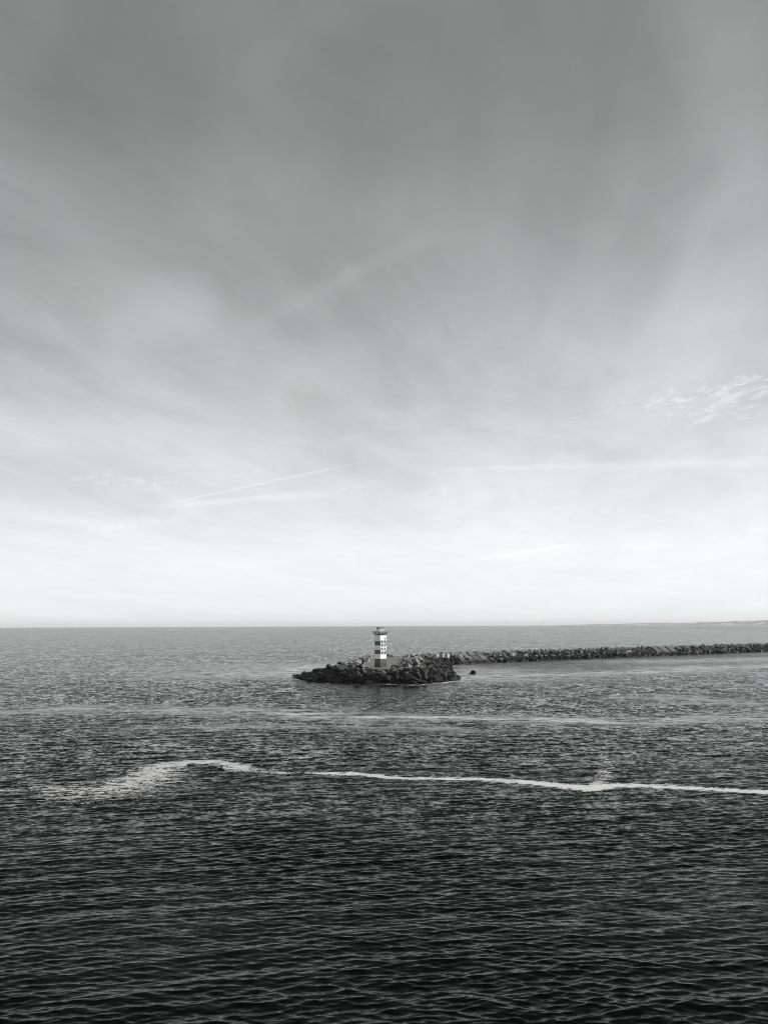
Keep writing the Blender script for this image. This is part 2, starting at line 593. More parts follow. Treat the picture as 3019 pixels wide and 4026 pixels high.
def build_sea():
    rs = [24.0]
    while rs[-1] < 330:
        r = rs[-1]
        rs.append(r + .062 * (max(r, 34) / 40) ** 1.5)
    while rs[-1] < 32000:
        r = rs[-1]
        rs.append(r + max(1.85, (r / 330) * 1.85 * (r / 330) ** .35))
    rs = np.array(rs)
    cell_r = np.gradient(rs)
    th = np.radians(np.linspace(-36, 36, 900))
    R, T = np.meshgrid(rs, th, indexing='ij')
    cell = np.meshgrid(np.maximum(cell_r, .5 * rs * (th[1] - th[0])), th, indexing='ij')[0]
    X, Y = R * np.sin(T), R * np.cos(T)
    Z, DX, DY, L = waves(X, Y, cell)
    V = np.stack([X + DX, Y + DY, Z], -1).reshape(-1, 3)
    me = np_mesh('sea', V, grid_quads(*X.shape)[:, ::-1])
    a = me.attributes.new('lost', 'FLOAT', 'POINT'); a.data.foreach_set('value', L.ravel().astype(np.float32))
    a = me.attributes.new('slick', 'FLOAT', 'POINT'); a.data.foreach_set('value', band_mask(X, Y).ravel().astype(np.float32))
    o = obj('sea', me, M_WATER)
    tag(o, 'dark choppy grey sea reaching out to the horizon', 'sea', kind='structure')
    # the rest of the sea all around, outside the fine sector
    th2 = np.radians(np.linspace(36, 324, 120))
    rs2 = np.concatenate([[0.0], np.geomspace(3, 32000, 70)])
    R, T = np.meshgrid(rs2, th2, indexing='ij')
    X2, Y2 = R * np.sin(T), R * np.cos(T)
    th3 = np.radians(np.linspace(-36, 36, 30)); r3 = np.array([0, 8, 16, 24.05])
    R3, T3 = np.meshgrid(r3, th3, indexing='ij')
    X3, Y3 = R3 * np.sin(T3), R3 * np.cos(T3)
    q2 = grid_quads(*X2.shape)[:, ::-1]
    V2 = np.stack([X2, Y2, 0 * X2 - .02], -1).reshape(-1, 3)
    V3 = np.stack([X3, Y3, 0 * X3 - .02], -1).reshape(-1, 3)
    q3 = grid_quads(*X3.shape)[:, ::-1] + len(V2)
    me = np_mesh('open_sea', np.concatenate([V2, V3]), np.concatenate([q2, q3]))
    a = me.attributes.new('lost', 'FLOAT', 'POINT')
    a.data.foreach_set('value', np.full(len(V2) + len(V3), .19, dtype=np.float32))
    tag(obj('open_sea', me, M_WATER), 'dark choppy sea around and behind the viewpoint', 'sea', kind='structure')


build_sea()


def foam_strip(name, pts, mat, label, step=.30, across=26, closed=False):
    """pts: (x, y, half width, strength); a sheet of foam riding on the waves"""
    P = np.array(pts, dtype=float)
    if mat is M_FOAM2: P[:, 2] *= 1.35
    seg = np.hypot(np.diff(P[:, 0]), np.diff(P[:, 1]))
    s = np.concatenate([[0], np.cumsum(seg)])
    S = np.arange(0, s[-1], step)
    q = np.stack([np.interp(S, s, P[:, i]) for i in range(4)], -1)
    for _ in range(2):                                   # round the corners
        k = max(3, int(1.2 / step)) | 1
        ker = np.ones(k) / k
        pad = np.pad(q, ((k // 2, k // 2), (0, 0)), mode='edge')
        q = np.stack([np.convolve(pad[:, i], ker, 'valid') for i in range(4)], -1)
    tan = np.gradient(q[:, :2], axis=0)
    tan /= np.linalg.norm(tan, axis=1, keepdims=True) + 1e-9
    nor = np.stack([-tan[:, 1], tan[:, 0]], -1)
    v = np.linspace(-1, 1, across)
    X = q[:, 0:1] + nor[:, 0:1] * q[:, 2:3] * v
    Y = q[:, 1:2] + nor[:, 1:2] * q[:, 2:3] * v
    r = np.hypot(X, Y)
    cell = np.maximum(.062 * (np.maximum(r, 34) / 40) ** 1.5, .5 * r * np.radians(72) / 899)
    Z, DX, DY, _ = waves(X, Y, cell)
    core = (1 - np.abs(v) ** 1.5)[None, :] * q[:, 3:4]
    V = np.stack([X + DX, Y + DY, Z + .03], -1).reshape(-1, 3)
    me = np_mesh(name, V, grid_quads(*X.shape))
    a = me.attributes.new('core', 'FLOAT', 'POINT'); a.data.foreach_set('value', core.ravel().astype(np.float32))
    o = obj(name, me, mat)
    return tag(o, label, 'foam', kind='stuff')


def gp(px, py, w, st):
    p = ground(px, py)
    return (p.x, p.y, w, st)


foam_strip('sea_foam', [gp(-260, 3118, 1.5, .35), gp(0, 3106, 2.0, .45), gp(180, 3100, 2.6, .55), gp(330, 3115, 7.5, .58),
                        gp(450, 3105, 8.0, .66), gp(560, 3066, 6.0, .75), gp(640, 3015, 3.8, .9), gp(720, 2997, 2.0, 1.0),
                        gp(860, 2995, 1.6, 1.0), gp(930, 3016, 2.6, .85), gp(1020, 3036, 2.0, .62), gp(1130, 3040, 1.6, .42), gp(1200, 3042, 1.2, .25)],
           M_FOAM, 'curved blotchy patch of pale foam on the dark water at left')
foam_strip('sea_foam', [gp(1190, 3038, .6, .40), gp(1260, 3042, .8, .85), gp(1397, 3042, 1.0, .9), gp(1500, 3054, 1.1, .75), gp(1584, 3062, 1.0, .9), gp(1720, 3062, 1.1, .7), gp(1858, 3063, 1.0, .9), gp(1960, 3070, 1.4, .7),
                        gp(2077, 3076, 1.2, 1.0), gp(2187, 3089, 1.5, 1.0), gp(2318, 3101, 1.7, 1.0), gp(2390, 3089, 1.3, 1.0),
                        gp(2516, 3090, 1.1, .85), gp(2735, 3101, 1.2, .9), gp(3019, 3116, 1.0, 1.0), gp(3300, 3135, 1.0, .9)],
           M_FOAM2, 'long thin white foam line running across the water to the right')
foam_strip('sea_foam', [gp(1020, 3015, 1.8, .25), gp(1130, 2990, 2.2, .36), gp(1250, 2968, 2.4, .52), gp(1330, 2942, 1.8, .48)],
           M_FOAM, 'faint wisp of foam below the island and above the foam lines')
foam_strip('sea_foam', [gp(2330, 3088, 1.1, .8), gp(2375, 3064, 1.3, .6), gp(2395, 3010, 1.5, .42), gp(2368, 2955, 1.5, .42)],
           M_FOAM, 'broken spur of foam rising from the white foam line at right')

# ------------------------------------------------------------------ breakwater: crest line T and waterline W
T_ = [(290, 553), (229, 512), (140, 450), (74, 406), (38, 373), (24, 359), (12, 344), (3, 329), (-4, 312), (-7.5, 292), (-9, 272),
      (-10.6, 253), (-8.5, 244), (-5.6, 239.6), (-1, 237.8), (2.2, 237.6), (5.5, 240), (6.8, 247), (7.6, 262), (9, 300),
      (13, 324), (21, 340), (30, 350), (45, 364.5), (82.5, 393.5), (147, 435.5), (167, 448.5), (236, 496.5), (296, 537)]
W_ = [(284, 562), (223, 521), (134, 459), (68, 415), (31, 383), (15, 370), (3, 355), (-7, 338), (-15, 318), (-20, 296), (-26, 278),
      (-31, 264), (-23, 240), (-13, 233.2), (-4, 232.4), (3, 231), (9.4, 228), (15.8, 235.5), (23.3, 246), (23.5, 266), (26, 312),
      (27.2, 331), (35, 348.7), (50, 359), (86.7, 387.8), (151.4, 429.7), (171, 442.5), (240.5, 490), (300, 531)]
ZT = 4.0
NP = len(T_)


def lerp2(a, b, f):
    return (a[0] + (b[0] - a[0]) * f, a[1] + (b[1] - a[1]) * f)


def build_core():
    V, rows = [], 6
    n_sub = 4
    P = []
    for i in range(NP - 1):
        for j in range(n_sub):
            f = j / n_sub
            P.append((lerp2(T_[i], T_[i + 1], f), lerp2(W_[i], W_[i + 1], f)))
    P.append((T_[-1], W_[-1]))
    prof = [(0.0, 3.75), (.25, 2.9), (.5, 1.9), (.75, .8), (1.0, -.5), (1.3, -2.2)]
    for t_, w_ in P:
        for f, z in prof:
            p = lerp2(t_, w_, f)
            jit = .35 if 0 < f < 1.2 else .0
            V.append((p[0] + rng.uniform(-jit, jit), p[1] + rng.uniform(-jit, jit), z + rng.uniform(-jit, jit)))
    bm = bmesh.new()
    vs = [bm.verts.new(v) for v in V]
    for i in range(len(P) - 1):
        for j in range(rows - 1):
            a = i * rows + j
            bm.faces.new((vs[a], vs[a + 1], vs[a + rows + 1], vs[a + rows]))
    # roof of the core between the two crest lines
    h = len(P) // 2
    for i in range(h):
        a, b = i * rows, (i + 1) * rows
        c, d = (len(P) - 2 - i) * rows, (len(P) - 1 - i) * rows
        if len({a, b, c, d}) == 4:
            try: bm.faces.new((vs[a], vs[b], vs[c], vs[d]))
            except ValueError: pass
        elif len({a, b, d}) == 3:
            try: bm.faces.new((vs[a], vs[b], vs[d]))
            except ValueError: pass
    o = obj('breakwater_core', bm, M_ROCK)
    tag(o, 'dark packed stone core of the breakwater under its boulders', 'breakwater', kind='structure').color = (.2, .2, .2, 1)

    # pavement on top
    bm = bmesh.new()
    lv, rv = [], []
    seq = [(t_) for t_, _ in P]
    n = len(seq)
    top = [bm.verts.new((x, y, ZT)) for x, y in seq]
    low = [bm.verts.new((x, y, ZT - .4)) for x, y in seq]
    for i in range(n // 2):
        a, b, c, d = top[i], top[i + 1], top[n - 2 - i], top[n - 1 - i]
        ids = []
        for q in (a, b, c, d):
            if q not in ids: ids.append(q)
        if len(ids) >= 3:
            bm.faces.new(ids)
    for i in range(n - 1):
        bm.faces.new((top[i], top[i + 1], low[i + 1], low[i]))
    o = obj('pavement', bm, M_PAVE)
    tag(o, 'grey concrete pavement along the top of the breakwater', 'pavement', kind='structure')


build_core()

# ------------------------------------------------------------------ stones
def stone_mesh(seed, n=15, flat=1.0, blocky=False):
    r = random.Random(seed)
    bm = bmesh.new()
    for i in range(n):
        while True:
            v = Vector((r.uniform(-1, 1), r.uniform(-1, 1), r.uniform(-1, 1)))
            if .2 < v.length <= 1.0: break
        if blocky:
            mx = max(abs(c) for c in v)
            v = v / mx * r.uniform(.72, .92)
        else:
            v = v.normalized() * r.uniform(.86, 1.06)
        v.z *= flat
        bm.verts.new(v)
    res = bmesh.ops.convex_hull(bm, input=bm.verts[:])
    junk = [g for g in res.get('geom_interior', []) if isinstance(g, bmesh.types.BMVert)]
    bmesh.ops.delete(bm, geom=junk, context='VERTS')
    bmesh.ops.delete(bm, geom=[v for v in bm.verts if not v.link_faces], context='VERTS')
    bmesh.ops.dissolve_limit(bm, angle_limit=math.radians(14), verts=bm.verts[:], edges=bm.edges[:])
    bmesh.ops.bevel(bm, geom=bm.edges[:], offset=.07, segments=1, affect='EDGES')
    bmesh.ops.triangulate(bm, faces=bm.faces[:])
    bmesh.ops.subdivide_edges(bm, edges=[e for e in bm.edges if e.calc_length() > .45], cuts=1, use_grid_fill=False)
    for v in bm.verts:
        nn = mnoise.noise(v.co * 2.1 + Vector((seed * 3.7, 0, 0)))
        v.co += v.co.normalized() * nn * .14
    me = bpy.data.meshes.new('boulder')
    bmesh.ops.recalc_face_normals(bm, faces=bm.faces[:])
    bm.to_mesh(me)
    bm.free()
    me.materials.append(M_ROCK)
    return me


STONES = [stone_mesh(s, 9 + (s % 5), .85 if s % 3 else .7, blocky=(s % 5 < 3)) for s in range(1, 19)]


class Stone:
    __slots__ = ('x', 'y', 'z', 'sx', 'sy', 'sz', 'rot', 'mesh', 'row', 'label', 'px', 'size', 'vis', 'tone')


ALL = []


def to_px(x, y, z):
    v = cam.matrix_world.inverted() @ Vector((x, y, z))
    return CX + F * v.x / -v.z, CY - F * v.y / -v.z


cam_inv = cam.matrix_world.inverted()


def add_stone(x, y, z, r, row, stretch=(1.25, 1, .85), rot=None, mesh=None, label=None, vis=True):
    s = Stone()
    s.x, s.y, s.z = x, y, z
    s.sx, s.sy, s.sz = r * stretch[0], r * stretch[1], r * stretch[2]
    s.rot = rot or (rng.uniform(-.5, .5), rng.uniform(-.5, .5), rng.uniform(0, 6.28))
    s.mesh = mesh if mesh is not None else rng.randrange(len(STONES))
    s.row, s.label, s.vis = row, label, vis
    lo_, hi_ = (.25, 1.0) if x > 34 else ((.1, 1.0) if row == 'crest' else (.0, .5))  # breakwater stones painted lighter as if sunlit, island slopes darker as if shaded
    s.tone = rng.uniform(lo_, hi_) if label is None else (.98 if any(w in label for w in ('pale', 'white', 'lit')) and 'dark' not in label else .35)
    v = cam_inv @ Vector((x, y, z))
    s.px = CX + F * v.x / -v.z
    s.size = r / -v.z
    ALL.append(s)
    return s


# stones placed one by one, as the photograph shows them: (px, py of centre, height, radius, stretch, label)
HAND = [
    (1407, 2652, 2.9, 1.75, (1.1, 1.0, .95), 'big square-edged dark boulder with a pale right edge, left below the lighthouse'),
    (1462, 2647, 3.3, 1.45, (1.25, 1.0, .85), 'flat-topped dark boulder directly below the left side of the lighthouse'),
    (1507, 2651, 3.0, 1.65, (1.05, 1.0, 1.05), 'rounded dark boulder directly in front of the lighthouse base'),
    (1545, 2643, 3.4, 1.75, (1.1, 1.0, .95), 'broad dark boulder with a sunlit sloping right side, right below the lighthouse'),
    (1298, 2621, 3.7, 1.7, (1.15, .9, .95), 'pointed grey slab-like stone standing up on the left shoulder of the island'),
    (1437, 2590, 5.0, 1.9, (1.25, 1.0, .85), 'pale flat-topped block at the upper end of the left stone row'),
    (1402, 2602, 4.9, 1.8, (1.2, 1.0, .9), 'large pale craggy boulder just left of the pale flat-topped block'),
    (1372, 2609, 4.6, 1.6, (1.0, 1.0, 1.0), 'upright boulder with a sunlit right face in the left stone row'),
    (1636, 2616, 4.4, 2.5, (.8, 1.0, 1.25), 'largest dark upright boulder right of the paved platform'),
    (1601, 2631, 4.4, 1.5, (1.1, 1.0, .9), 'dark boulder with a white crown beside the front right platform corner'),
    (1626, 2637, 3.9, 1.4, (1.15, 1.0, .9), 'boulder blotched with white below the largest dark upright boulder'),
    (1603, 2655, 2.9, 1.7, (.95, 1.0, 1.1), 'tall dark mottled boulder below the white-crowned boulder'),
    (1643, 2660, 2.4, 1.5, (.8, 1.0, 1.2), 'upright dark boulder on the right front slope of the island'),
    (1672, 2657, 2.5, 1.5, (.8, 1.0, 1.2), 'second upright dark boulder on the right front slope, with a lit edge'),
    (1625, 2672, 1.6, 1.6, (1.3, 1.0, .8), 'wide speckled boulder low on the right front slope'),
    (1520, 2668, 1.8, 1.9, (1.4, 1.0, .8), 'wide dark weedy boulder under the front of the lighthouse, near the water'),
    (1805, 2577, 4.7, 1.6, (.9, 1.0, 1.1), 'tall pointed stone with a pale face just left of the slab-paved slope'),
    (1838, 2585, 3.9, 1.5, (1.0, 1.0, 1.0), 'grey angular stone against the left end of the slab-paved slope'),
    (1344, 2606, 4.4, 1.6, (1.5, 1.0, .8), 'long dark stone with a small lit end on the left shoulder'),
    (1250, 2636, 2.4, 1.5, (1.7, 1.0, .6), 'long low dark stone halfway down the left tip of the island'),
    (1210, 2650, 1.2, 1.3, (1.7, 1.0, .55), 'flat grey stone near the left tip of the island'),
    (1160, 2657, .4, .9, (1.2, 1.0, .75), 'small round dark stone at the far left tip, in the water'),
]
for px_, py_, z_, r_, st, lab in HAND:
    p = ground(px_, py_, z_)
    add_stone(p.x, p.y, z_, r_, 'hand', st, (rng.uniform(-.2, .2), rng.uniform(-.2, .2), rng.uniform(-.4, .4)), label=lab)
HANDPOS = [(s.x, s.y, s.z, max(s.sx, s.sy)) for s in ALL]

SLAB1, SLAB2 = (22, 23), (25, 26)       # stretches of the waterline list that carry slabs


TOWER_X = -1.25


def scatter():
    for i in range(NP - 1):
        t0, t1, w0, w1 = T_[i], T_[i + 1], W_[i], W_[i + 1]
        if (i, i + 1) == SLAB1:
            continue
        far_side = i < 7
        head = 7 <= i < 20
        mid = lerp2(t0, t1, .5)
        dist = math.hypot(*mid)
        if far_side:
            size = 1.0
        elif head:
            size = 1.45 if 10 <= i <= 16 else 1.3
        else:
            size = .98
        L = math.hypot(*(Vector(w0) + Vector(w1) - Vector(t0) - Vector(t1))) / 2
        n_rows = max(3, int(round(L / (size * 1.5)))) + 1
        if far_side:
            n_rows = 2
        for r in range(n_rows):
            f = (r + .15) / n_rows * 1.06 - .02
            a, b = lerp2(t0, w0, f), lerp2(t1, w1, f)
            ln = math.hypot(b[0] - a[0], b[1] - a[1])
            low = f > .62
            sz = size * (.85 if (low and head) else 1.0)
            n = max(1, int(round(ln / (sz * (1.55 if not far_side else 2.6)))))
            for k in range(n):
                u_ = (k + rng.uniform(.2, .8)) / n
                if (i, i + 1) == SLAB2 and f < .60:
                    continue
                p = lerp2(a, b, u_)
                rr = sz * rng.choice([.6, .8, .9, 1.05, 1.25, 1.6])
                z = (4.15 if not far_side else 3.9) * (1 - f) - .25 * f + rng.uniform(-.3, .45)
                if far_side:
                    rr *= .75
                x_, y_ = p[0] + rng.uniform(-.35, .35), p[1] + rng.uniform(-.35, .35)
                if any((x_ - hx) ** 2 + (y_ - hy) ** 2 < (.62 * hr + .35 * rr) ** 2 for hx, hy, hz, hr in HANDPOS):
                    continue
                if abs(x_ - TOWER_X) < 3.2 and y_ < 246 and z + rr > 4.3:      # keep the tower's foot clear
                    z = 4.3 - rr * 1.05
                row = 'crest' if f < .3 else ('waterline' if f > .7 else 'middle')
                add_stone(x_, y_, z, rr, row, (rng.uniform(.95, 1.4), rng.uniform(.8, 1.1), rng.uniform(.75, 1.05)))
    # second layer heaped above the crest on both sides of the platform
    for pts, dens, z0 in (([(-10.2, 254), (-9.6, 272), (-8.6, 290), (-6, 306)], 2.3, 4.7),
                          ([(7.6, 247), (8.6, 262), (10.2, 300), (14.5, 324), (21, 339), (30, 348)], 2.0, 4.45)):
        for a, b in zip(pts[:-1], pts[1:]):
            ln = math.hypot(b[0] - a[0], b[1] - a[1])
            n = int(ln / dens)
            for k in range(n):
                p = lerp2(a, b, (k + rng.uniform(.2, .8)) / n)
                rr = rng.uniform(.75, 1.35)
                x_, y_ = p[0] + rng.uniform(-.5, .9) * (1 if p[0] > 0 else -1), p[1]
                if any((x_ - hx) ** 2 + (y_ - hy) ** 2 < (.7 * hr + .4 * rr) ** 2 for hx, hy, hz, hr in HANDPOS):
                    continue
                add_stone(x_, y_, z0 + rng.uniform(-.3, .35), rr, 'crest', (rng.uniform(.9, 1.3), 1, rng.uniform(.8, 1.05)))
    # dark weedy rubble filling the lower slope and the toe
    for i in range(11, 22):
        t0, t1, w0, w1 = T_[i], T_[i + 1], W_[i], W_[i + 1]
        ln = math.hypot(w1[0] - w0[0], w1[1] - w0[1])
        for k in range(int(ln * 1.5)):
            f = rng.uniform(.55, 1.08)
            u_ = rng.random()
            p = lerp2(lerp2(t0, w0, f), lerp2(t1, w1, f), u_)
            add_stone(p[0], p[1], 3.9 * (1 - f) - .15, rng.uniform(.4, .75), 'rubble', (1.3, 1, .7))


scatter()

SECTIONS = [(-999, 1235, 'at left island tip'), (1235, 1330, 'on left island slope'),
            (1330, 1420, 'left below the lighthouse'), (1420, 1560, 'in front of the lighthouse'),
            (1560, 1660, 'right below the lighthouse'), (1660, 1730, 'on right island slope'),
            (1730, 1830, 'between island and slabs'), (1830, 2060, 'just right of slabs'),
            (2060, 2330, 'midway between slab patches'),
            (2330, 2600, 'left of far slabs'), (2600, 9999, 'at right breakwater end')]
ORD = ['first', 'second', 'third', 'fourth', 'fifth', 'sixth', 'seventh', 'eighth', 'ninth', 'tenth', 'eleventh', 'twelfth',
       'thirteenth', 'fourteenth', 'fifteenth', 'sixteenth', 'seventeenth', 'eighteenth', 'nineteenth', 'twentieth']
ROWTXT = {'crest': 'crest row', 'middle': 'middle row', 'waterline': 'waterline row', 'rubble': 'weedy lowest row'}


def place_stones():
    order = sorted(ALL, key=lambda s: (s.row != 'hand', -s.size if (-60 < s.px < 3080) else 0))
    singles, rest = order[:298], order[298:]
    bins = {}
    for s in singles:
        if s.label is None:
            sec = next(i for i, (a, b, _) in enumerate(SECTIONS) if a <= s.px < b)
            back = s.row == 'crest' and s.px < 1470 and s.y > 262
            bins.setdefault((sec, s.row, back), []).append(s)
    for (sec, row, back), lst in bins.items():
        lst.sort(key=lambda s: s.px)
        for i, s in enumerate(lst):
            side = ORD[min(i, 19)] + ' from left'
            if len(lst) > 6 and i >= len(lst) / 2:
                side = ORD[min(len(lst) - 1 - i, 19)] + ' from right'
            tone = 'dark' if row in ('waterline', 'rubble') else 'grey'
            place = 'behind pavement at left' if back else SECTIONS[sec][2]
            s.label = f'{tone} boulder, {side} in {ROWTXT[row]} {place}'
    for s in singles:
        o = bpy.data.objects.new('boulder', STONES[s.mesh])
        COL.objects.link(o)
        o.location = (s.x, s.y, s.z)
        o.rotation_euler = s.rot
        o.scale = (s.sx, s.sy, s.sz)
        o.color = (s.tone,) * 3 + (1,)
        tag(o, s.label, 'boulder', 'boulders piled along the breakwater')
    # everything smaller in view than those: one heap of rubble
    cache = []
    for me in STONES:
        co = np.empty(len(me.vertices) * 3, dtype=np.float32); me.vertices.foreach_get('co', co)
        cache.append((co.reshape(-1, 3), [tuple(p.vertices) for p in me.polygons]))
    verts, faces, tone, base = [], [], [], 0
    from mathutils import Euler
    for s in rest:
        co, fc = cache[s.mesh]
        Mx = np.array(Euler(s.rot).to_matrix()) @ np.diag((s.sx, s.sy, s.sz))
        verts.append(co @ Mx.T + np.array((s.x, s.y, s.z)))
        faces += [tuple(base + j for j in f) for f in fc]
        tone.append(np.full(len(co), s.tone))
        base += len(co)
    me = bpy.data.meshes.new('boulder_rubble')
    me.from_pydata(np.concatenate(verts).tolist(), [], faces)
    a = me.attributes.new('tone', 'FLOAT', 'POINT')
    a.data.foreach_set('value', np.concatenate(tone).astype(np.float32))
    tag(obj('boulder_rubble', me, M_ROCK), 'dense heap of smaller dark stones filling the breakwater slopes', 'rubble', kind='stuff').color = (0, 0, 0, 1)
    print('stones', len(ALL), 'rest', len(rest))


place_stones()

# the lone rock in the water
p = ground(1860, 2651)
lone = empty('sea_rock', (p.x, p.y, 0))
tag(lone, 'lone dark rounded rock standing in the water right of the island', 'rock')
o = bpy.data.objects.new('rock_dome', stone_mesh(41, 26, .9)); COL.objects.link(o); o.parent = lone
o.color = (.2, .2, .2, 1); o.location = (0, .2, .35); o.scale = (1.15, 1.1, 1.35)
o = bpy.data.objects.new('rock_foot', stone_mesh(42, 20, .7)); COL.objects.link(o); o.parent = lone
o.color = (.1, .1, .1, 1); o.location = (-.3, -.2, .05); o.scale = (1.7, 1.2, .75)

# ------------------------------------------------------------------ concrete slabs and blocks
def slab_grid(i0, i1, cols, f_rows, u0, u1, labels_fmt, group, skip=()):
    t0, t1, w0, w1 = (Vector((*T_[i0], 0)), Vector((*T_[i1], 0)), Vector((*W_[i0], 0)), Vector((*W_[i1], 0)))
    for ri, (fa, fb) in enumerate(f_rows):
        for c in range(cols):
            if (ri, c) in skip: continue
            ua = u0 + (u1 - u0) * c / cols
            ub = u0 + (u1 - u0) * (c + 1) / cols - .03
            def pt(u_, f):
                a = t0.lerp(t1, u_); b = w0.lerp(w1, u_)
                q = a.lerp(b, f)
                q.z = 4.6 * (1 - f) - .1 * f
                return q
            A, B, C, D = pt(ua, fa), pt(ub, fa), pt(ub, fb), pt(ua, fb)
            cen = (A + B + C + D) / 4
            ex = (B - A).normalized()
            ez = (B - A).cross(A - D).normalized()
            if ez.z < 0: ez = -ez
            ey = ez.cross(ex)
            R = Matrix((ex, ey, ez)).transposed()
            bm = bmesh.new()
            bm_box(bm, (0, 0, 0), ((B - A).length, (A - D).length - .14, .9), .09)
            # tilt each slab a little, so their edges catch the light
            o = obj('concrete_slab', bm, M_SLAB)
            tilt = Matrix.Rotation(rng.uniform(-.05, .05), 3, 'X') @ Matrix.Rotation(rng.uniform(-.05, .09), 3, 'Y')
            o.matrix_world = Matrix.Translation(cen - ez * (.30 - rng.uniform(0, .18))) @ (R @ tilt).to_4x4()
            tag(o, labels_fmt(ri, c), 'slab', group)


RN = ['top', 'middle', 'lowest']
slab_grid(22, 23, 4, [(-.10, .26), (.29, .62), (.65, .98)], .02, 1.0,
          lambda r, c: f'{ORD[c]} tilted concrete slab from left in the {RN[r]} row of the near slab patch',
          'concrete slabs on the breakwater slope')
slab_grid(25, 26, 3, [(-.05, .58)], .06, .86,
          lambda r, c: f'{ORD[c]} large tilted slab from left in the far slab patch at right',
          'concrete slabs on the breakwater slope')

for k, (px_, py_, nm) in enumerate([(1716, 2579, 'leftmost'), (1737, 2578, 'middle'), (1757, 2579, 'rightmost')]):
    q = ground(px_, py_, 4.75)
    bm = bmesh.new()
    bm_box(bm, (0, 0, .75), (1.5, 1.5, 1.5), .08)
    o = obj('concrete_block', bm, M_BLOCK)
    o.location = (q.x, q.y, 4.0)
    o.rotation_euler = (0, 0, rng.uniform(-.9, -.6))
    tag(o, f'{nm} of three pale concrete cubes on the crest between island and slabs', 'block', 'pale concrete cubes on the crest')

# ------------------------------------------------------------------ lighthouse
TX, TY = ground(1494.5, 2600).x * 0 + -1.25, 247.8
HW = 1.31                                    # half the tower's width
lh = empty('lighthouse', (TX, TY, ZT), math.radians(41.9))
tag(lh, 'square lighthouse with white and dark bands, eight windows and a flared gallery', 'lighthouse')


def row_z(py):
    """height above the pavement of a picture row at the tower"""
    d = ray(1494, py)
    return H + d.z / math.hypot(d.x, d.y) * math.hypot(TX, TY - 1.3) - ZT


def zr(zoom_y):
    return row_z(2430 + zoom_y * 270 / 2212)


Z0, Z1, Z2 = 0.0, zr(1450), zr(1310)
ZA0, ZA1, ZB0, ZB1, ZTOP = zr(1165), zr(1025), zr(880), zr(745), zr(557)


def band(name, za, zb, mat, grow=0.0):
    bm = bmesh.new()
    bm_box(bm, (0, 0, (za + zb) / 2), ((HW + grow) * 2, (HW + grow) * 2, zb - za), .0)
    return obj(name, bm, mat, lh)


band('base', Z0 - .3, Z1, M_BASE, .035)
band('dark_band', Z1, Z2, M_RED, .0)
band('white_band', Z2, ZA0, M_WHITE)
band('dark_band', ZA0, ZA1, M_RED)
band('white_band', ZA1, ZB0, M_WHITE)
band('dark_band', ZB0, ZB1, M_RED)
band('white_band', ZB1, ZTOP - .42, M_WHITE)
band('cornice', ZTOP - .42, ZTOP, M_WHITE, .05)

# windows: the right-hand face is local -y ... the face whose normal points to camera right and towards the camera
# after turning by 41.9 degrees local -y faces (sin a, -cos a): camera right, near
def window(cx_, za, zb, w):
    fr = bmesh.new()
    t_ = .19
    y0 = -HW - .03
    h = zb - za
    bm_box(fr, (cx_ - w / 2 - t_ / 2, y0, (za + zb) / 2), (t_, .07, h + 2 * t_), .01)
    bm_box(fr, (cx_ + w / 2 + t_ / 2, y0, (za + zb) / 2), (t_, .07, h + 2 * t_), .01)
    bm_box(fr, (cx_, y0, za - t_ / 2), (w, .07, t_), .01)
    bm_box(fr, (cx_, y0, zb + t_ / 2), (w, .07, t_), .01)
    f = obj('window', fr, M_WHITE, lh)
    gl = bmesh.new()
    bm_box(gl, (cx_, -HW - .012, (za + zb) / 2), (w + .02, .04, h + .02))
    obj('pane', gl, M_GLASS, f)


for ya, yb in ((803, 718), (921, 838), (1037, 957), (1163, 1079)):
    za, zb = zr(ya), zr(yb)
    window(-HW + 2 * HW * .225, za, zb, .60)
    window(-HW + 2 * HW * .695, za, zb, .60)

bm = bmesh.new()
bmesh.ops.create_cone(bm, cap_ends=True, segments=24, radius1=.25, radius2=.23, depth=.14)
bmesh.ops.rotate(bm, cent=(0, 0, 0), matrix=Matrix.Rotation(math.pi / 2, 3, 'X'), verts=bm.verts[:])
bmesh.ops.translate(bm, vec=(-HW + 2 * HW * .77, -HW - .06, zr(664)), verts=bm.verts[:])
obj('round_porthole', bm, M_GLASS, lh)
# door on the far side is out of view and left out

# gallery: deck, flared struts, rails
ZR = zr(445)
RO = 1.86                                     # half width of the rail square
bm = bmesh.new()
bm_box(bm, (0, 0, ZTOP + .08), (HW * 2 + .02, HW * 2 + .02, .16), .02)
obj('gallery_deck', bm, M_DARKSTEEL, lh)
for sx, sy in ((1, 0), (-1, 0), (0, 1), (0, -1)):
    for f in (-1, -.55, -.1, .35, .8) if sx == 0 else (-.8, -.35, .1, .55, 1):
        bm = bmesh.new()
        lo = (sx * HW * .97 if sx else f * HW * .97, sy * HW * .97 if sy else f * HW * .97, ZTOP + .12)
        hi = (sx * RO if sx else f * RO, sy * RO if sy else f * RO, ZR)
        bm_bar(bm, lo, hi, .16, .17)
        obj('gallery_strut', bm, M_STEEL, lh)
bm = bmesh.new()
for a, b in (((-RO, -RO), (RO, -RO)), ((RO, -RO), (RO, RO)), ((RO, RO), (-RO, RO)), ((-RO, RO), (-RO, -RO))):
    bm_bar(bm, (*a, ZR), (*b, ZR), .2, .2)
obj('gallery_rail', bm, M_STEEL, lh)
bm = bmesh.new()
fl = .62
